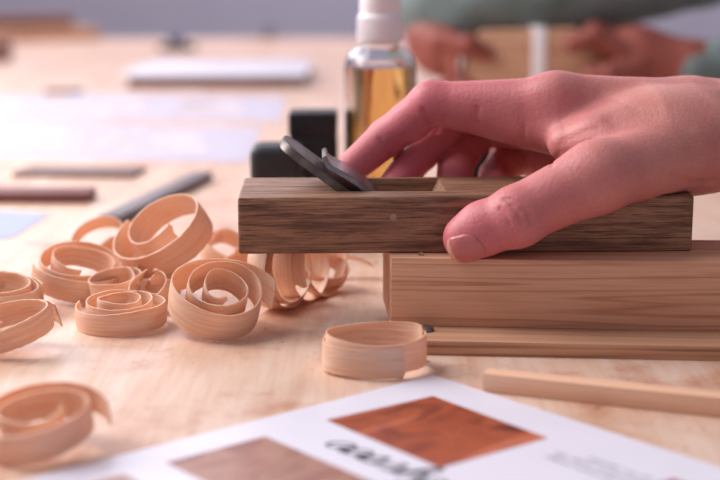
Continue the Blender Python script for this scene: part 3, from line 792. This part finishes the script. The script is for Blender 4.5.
case('black_case', 'small black case glimpsed in the gap between the ring and little fingers', 458, 496, 138, 700, 24, 2.0, M['black'], 0.75)

# ================================================================ things further back on the bench
def bar(name, label, cat, p, q, width, h, mat, bevel=0.8):
    p, q = np.array(p), np.array(q); L = np.hypot(*(q - p)[:2]); a = math.atan2(q[1] - p[1], q[0] - p[0])
    bm = bmesh.new(); box(bm, 0, L, 0, width, 0, h, bevel, 2)
    return tag(bm_obj(name, bm, mat, None, True, loc=p, rz=a), label, cat)
bar('metal_bar', 'long grey bar running slantwise behind the shavings', 'bar', at_z(121, 226), at_z(213, 180), 13, 6, M['grey_bar'])
bar('wooden_strip', 'red brown wooden strip at the left edge behind the shavings', 'wooden strip', at_z(-60, 203), at_z(88, 203.5), 26, 6.5, M['red_bar'])
bar('wooden_strip', 'grey brown wooden strip lying just in front of the printed papers', 'wooden strip', at_z(12, 177), at_z(132, 179), 38, 3.2, M['grey_wood'])
sheet_b = [at_z(-40, 245), at_z(12, 238), at_z(50, 215), at_z(-20, 210)]
bm = bmesh.new(); c0 = sheet_b[0]
prism(bm, [tuple((s - c0)[:2]) for s in sheet_b], 0, 0.4)
tag(bm_obj('blue_sheet', bm, M['blue'], None, loc=c0), 'pale blue sheet lying at the left edge of the bench', 'paper')

def paper(label, corners, z, photos=(), th=0.4, mat='paper_back'):
    P = [at_z(*c) for c in corners]; c0 = P[0].copy(); c0[2] = z
    o = thing('paper_sheet', label, 'paper', c0, 0, 'printed papers at the back of the bench')
    bm = bmesh.new(); prism(bm, [tuple((p - P[0])[:2]) for p in P], 0, th); bm_obj('sheet', bm, M[mat], o)
    A, B, D = [(P[i] - P[0])[:2] for i in (0, 1, 3)]
    for (a0, a1_, b0, b1) in photos:
        flat('printed_photo', [tuple(B * a + D * b) for a, b in ((a0, b0), (a1_, b0), (a1_, b1), (a0, b1))], th + 0.15, M['print_pale'], o)
    return o
paper('glossy white paper with faint pictures, nearest of the papers behind the strips', [(-60, 155), (245, 163), (262, 128), (-40, 122)], 0, [(.25, .42, .25, .8), (.5, .66, .25, .8), (.74, .92, .25, .8)])
paper('white paper with faint pictures lying behind the nearest glossy paper', [(40, 119), (280, 122), (285, 97), (70, 94)], 0, [(.2, .42, .2, .7), (.55, .85, .2, .7)])
paper('blank white paper at the left edge of the bench behind the strips', [(-70, 119), (32, 120), (62, 97), (-40, 96)], 0, [(.5, .8, .3, .8)])

wb = at_z(126, 88); wq = at_z(306, 88)
st_ = thing('document_box', 'flat white box with a grey side at the back of the bench', 'box', wb)
Lw = wq[0] - wb[0]
boxed('box_body', (2, Lw - 2, 2, 248, 0, 13), plain('grey brown card', lin(124, 98, 100), 0.7), st_, bevel=0.8)
boxed('lid', (-8, Lw, -1, 250, 13.2, 16), M['paper'], st_, bevel=0.8)
db = at_z(158, 51)
t = thing('bench_tool', 'small dark tool lying far back on the bench', 'tool', db)
boxed('tool_body', (0, 62, 0, 40, 0, 9), M['black'], t, bevel=2)
boxed('knob', (16, 42, 8, 32, 9, 26), plain('slate blue plastic', lin(96, 106, 132), 0.5), t, bevel=6, seg=3)
t = thing('small_tool', 'little blue grey object at the far edge of the bench', 'tool', at_z(262, 39))
boxed('tool_body', (0, 26, 0, 30, 0, 12), M['grey_bar'], t, bevel=3)
boxed('knob', (6, 20, 8, 22, 12, 26), plain('blue grey knob', lin(130, 134, 156), 0.5), t, bevel=4, seg=3)
fa, fb = at_z(-60, 44), at_z(100, 40)
bar('timber_plank', 'tan timber plank lying far back at the left', 'timber', fa, fb, 140, 22, M['far_wood'], 2)
bar('timber_plank', 'dark brown timber lying on the tan plank far back at the left', 'timber', at_z(-60, 42) + np.array([0, 40, 22.2]), at_z(70, 40) + np.array([0, 40, 22.2]), 70, 24, M['far_dark'], 2)
t = at_z(-12, 62)
bm = bmesh.new(); box(bm, 0, 28, 0, 40, 0, 32, 4, 3)
tag(bm_obj('dark_wood_offcut', bm, M['far_dark'], None, True, loc=t), 'dark brown offcut at the far left edge of the bench', 'offcut')
bar('wooden_strip', 'thin brown wooden strip far back, left of the flat white box', 'wooden strip', at_z(45, 94), at_z(84, 93), 24, 4, M['far_dark'])

# ================================================================ second person across the bench
Yp = 1290
def K(px, py, dy=0): return at_y(px, py, Yp + dy)
g0, g1 = at_y(466, 80, Yp - 28), at_y(604, 29, Yp - 28); wz = g1[2]
def arms_sdf(p):
    # far hand hanging under the sleeve
    w, pl = K(425, 14, 30), K(446, 52, 4)
    d = smin(cone(p, w, pl, 22, 24), ell(p, K(438, 40, 10), (30, 22, 30)), 10)
    for k, (x, y, dy) in enumerate(((474, 84, -22), (466, 92, -8), (456, 96, 8), (446, 96, 22))):
        a = K(446 + 5 * (2 - k), 58, -18 + 13 * k); b = K(462 - 3 * k, 76, -20 + 13 * k); c = K(x, y, dy)
        d = smin(d, smin(cone(p, a, b, 10, 9), cone(p, b, c, 9, 7.5), 2), 4)
    d = smin(d, smin(cone(p, K(440, 40, -14), K(468, 44, -26), 12, 10), cone(p, K(468, 44, -26), K(488, 54, -24), 10, 8), 2), 6)
    # near hand coming from the right
    w2, p2 = K(690, 66, -30), K(640, 55, -20)
    d2 = smin(cone(p, w2, p2, 22, 25), ell(p, K(632, 52, -18), (30, 24, 22)), 10)
    for k, (x, y, dy) in enumerate(((572, 44, -40), (568, 38, -22), (572, 34, -4), (580, 34, 12))):
        a = K(620, 50 - 3 * k, -36 + 14 * k); b = K(594, 36 - 2 * k, -40 + 15 * k); c = K(x, y, dy)
        d2 = smin(d2, smin(cone(p, a, b, 10, 9), cone(p, b, c, 9, 7.5), 2), 4)
    d2 = smin(d2, smin(cone(p, K(640, 66, -34), K(610, 74, -46), 12, 10), cone(p, K(610, 74, -46), K(590, 76, -44), 10, 8), 2), 6)
    d = np.minimum(d, d2)
    # forearms running into the sleeves
    d = smin(d, cone(p, w, K(560, -30, 60), 22, 32), 8)
    d = smin(d, cone(p, w2, K(800, 70, -20), 22, 32), 8)
    xm, xh = (g0[0] - 6 + g1[0]) / 2, (g1[0] - g0[0] + 6) / 2                        # flesh stops where it meets the wood it holds
    q = np.stack([np.abs(p[:, 0] - xm) - xh, np.abs(p[:, 1] - Yp) - 26.4, np.abs(p[:, 2]) - (wz + 1.4)], -1)
    bx = np.sqrt((np.maximum(q, 0) ** 2).sum(-1)) + np.minimum(q.max(-1), 0)
    return smax(d, -(bx - 0.8), 1)
def sleeve_sdf(p):
    el = K(790, -70, 60)
    d = cone(p, K(436, 8, 30), K(560, -6, 40), 40, 46)
    d = smin(d, cone(p, K(560, -6, 40), el, 44, 52), 20)
    d = smin(d, cone(p, K(424, 4, 30), K(450, 24, 16), 26, 27), 12)
    d2 = cone(p, K(694, 72, -30), K(820, 74, -10), 27, 42)
    d = np.minimum(d, d2)
    tor = np.array([590., 1330, 150.])
    d = smin(d, cone(p, tor + [0, 0, -320], tor + [20, 0, 170], 120, 135), 40)
    d = smin(d, cone(p, el, tor + [-40, 60, 130], 52, 70), 30)
    d = smin(d, cone(p, K(820, 74, -10), tor + [-30, -110, 60], 42, 62), 30)
    d = smin(d, cone(p, tor + [-30, -110, 60], tor + [0, -90, 190], 60, 70), 40)
    # cuffs are hollow where the hands come out
    w, pl = K(425, 14, 30), K(446, 52, 4)
    d = d + 1.6 * np.sin(p[:, 0] * 0.10 + p[:, 2] * 0.06) * np.sin(p[:, 1] * 0.07 + p[:, 2] * 0.11)
    return d
pb = np.array([590., 1330, -860])
p2_ = thing('person', 'blurred person behind, in a grey green sleeve, holding a block of wood', 'person', pb)
av, af = body_mesh(arms_sdf, (20, 1130, 0), (520, 1440, 260), 3.2)
mesh_obj('body', av - pb, af, M['skin2'], p2_, True)
sv, sf = body_mesh(sleeve_sdf, (0, 1050, -300), (800, 1560, 520), 6.0)
mesh_obj('sweater', sv - pb, sf, M['sleeve'], p2_, True)
# trousered legs below the bench edge so the person stands on the floor
def legs_sdf(p):
    d = smin(cone(p, (590, 1250, -300), (600, 1245, -840), 88, 60), cone(p, (590, 1410, -300), (600, 1415, -840), 88, 60), 20)
    return smax(d, -(p[:, 2] + 858), 2)
lv, lf_ = body_mesh(legs_sdf, (440, 1120, -880), (760, 1540, -190), 9.0)
mesh_obj('trousers', lv - pb, lf_, plain('dark blue cloth', lin(60, 66, 84), 0.9), p2_, True)

wk = thing('workpiece', 'pale wooden block with a white band held by the blurred person behind', 'wood block', at_z(478, 90))
wo = wk.location / MM
bm = bmesh.new(); xz_prism(bm, [(g0[0] - wo[0] - 6, 0), (g1[0] - wo[0], 0), (g1[0] - wo[0], wz * .8), (g1[0] - wo[0] - 22, wz), (g0[0] - wo[0] + 14, wz * .98), (g0[0] - wo[0], wz * .7)], Yp - 25 - wo[1], Yp + 25 - wo[1], 3, 2)
bm_obj('block', bm, M['far_wood'], wk, True)
xa, xc = at_y(533, 40, Yp - 26)[0] - wo[0], at_y(546, 40, Yp - 26)[0] - wo[0]
boxed('white_band', (xa, xc, Yp - 26.2 - wo[1], Yp + 26.2 - wo[1], -0.0, wz + 1.2), M['white_plastic'], wk, bevel=0.3)

# ================================================================ light
W = bpy.data.worlds.new('World'); bpy.context.scene.world = W; W.use_nodes = True
W.node_tree.nodes['Background'].inputs['Color'].default_value = (0.86, 0.82, 0.92, 1); W.node_tree.nodes['Background'].inputs['Strength'].default_value = 0.33
def area(name, loc, target, sx, sy, power, col):
    l = bpy.data.lights.new(name, 'AREA'); l.shape = 'RECTANGLE'; l.size, l.size_y = sx, sy; l.energy = power; l.color = col
    o = bpy.data.objects.new(name, l); C.objects.link(o); o.location = loc
    o.rotation_euler = (Vector(target) - Vector(loc)).to_track_quat('-Z', 'Y').to_euler(); return o
area('window_light', (-1.2, 1.05, 0.85), (0, 0.58, 0), 1.0, 0.8, 24, (1.0, 0.98, 0.96))
area('far_window_light', (-1.3, 3.3, 1.2), (-0.1, 0.8, 0), 2.2, 1.3, 26, (0.98, 0.95, 1.0))
area('overhead_fill_light', (-1.0, 0.75, 1.6), (-0.1, 0.6, 0), 1.0, 0.6, 17, (1.0, 0.96, 0.94))  # added unseen fill from above left, brightens the top faces
area('wall_fill_light', (0.2, 2.9, 1.7), (0.2, 3.7, 0.2), 2.4, 0.3, 34, (1.0, 0.97, 1.0))  # added unseen light, only there to brighten the back wall

cam = bpy.data.cameras.new('camera'); co = bpy.data.objects.new('camera', cam); C.objects.link(co)
cam.sensor_width = 36; cam.lens = F_PX / 720 * 36; cam.clip_start = 0.02; cam.clip_end = 50
co.location = (0, 0, CAM_H * MM); co.rotation_euler = (math.pi / 2 - PITCH, 0, 0)
cam.dof.use_dof = True; cam.dof.focus_distance = 0.552; cam.dof.aperture_fstop = 6.8; cam.dof.aperture_blades = 0
S = bpy.context.scene; S.camera = co
S.view_settings.view_transform = 'Standard'; S.view_settings.look = 'None'; S.view_settings.gamma = 1.0; S.view_settings.exposure = 0.0
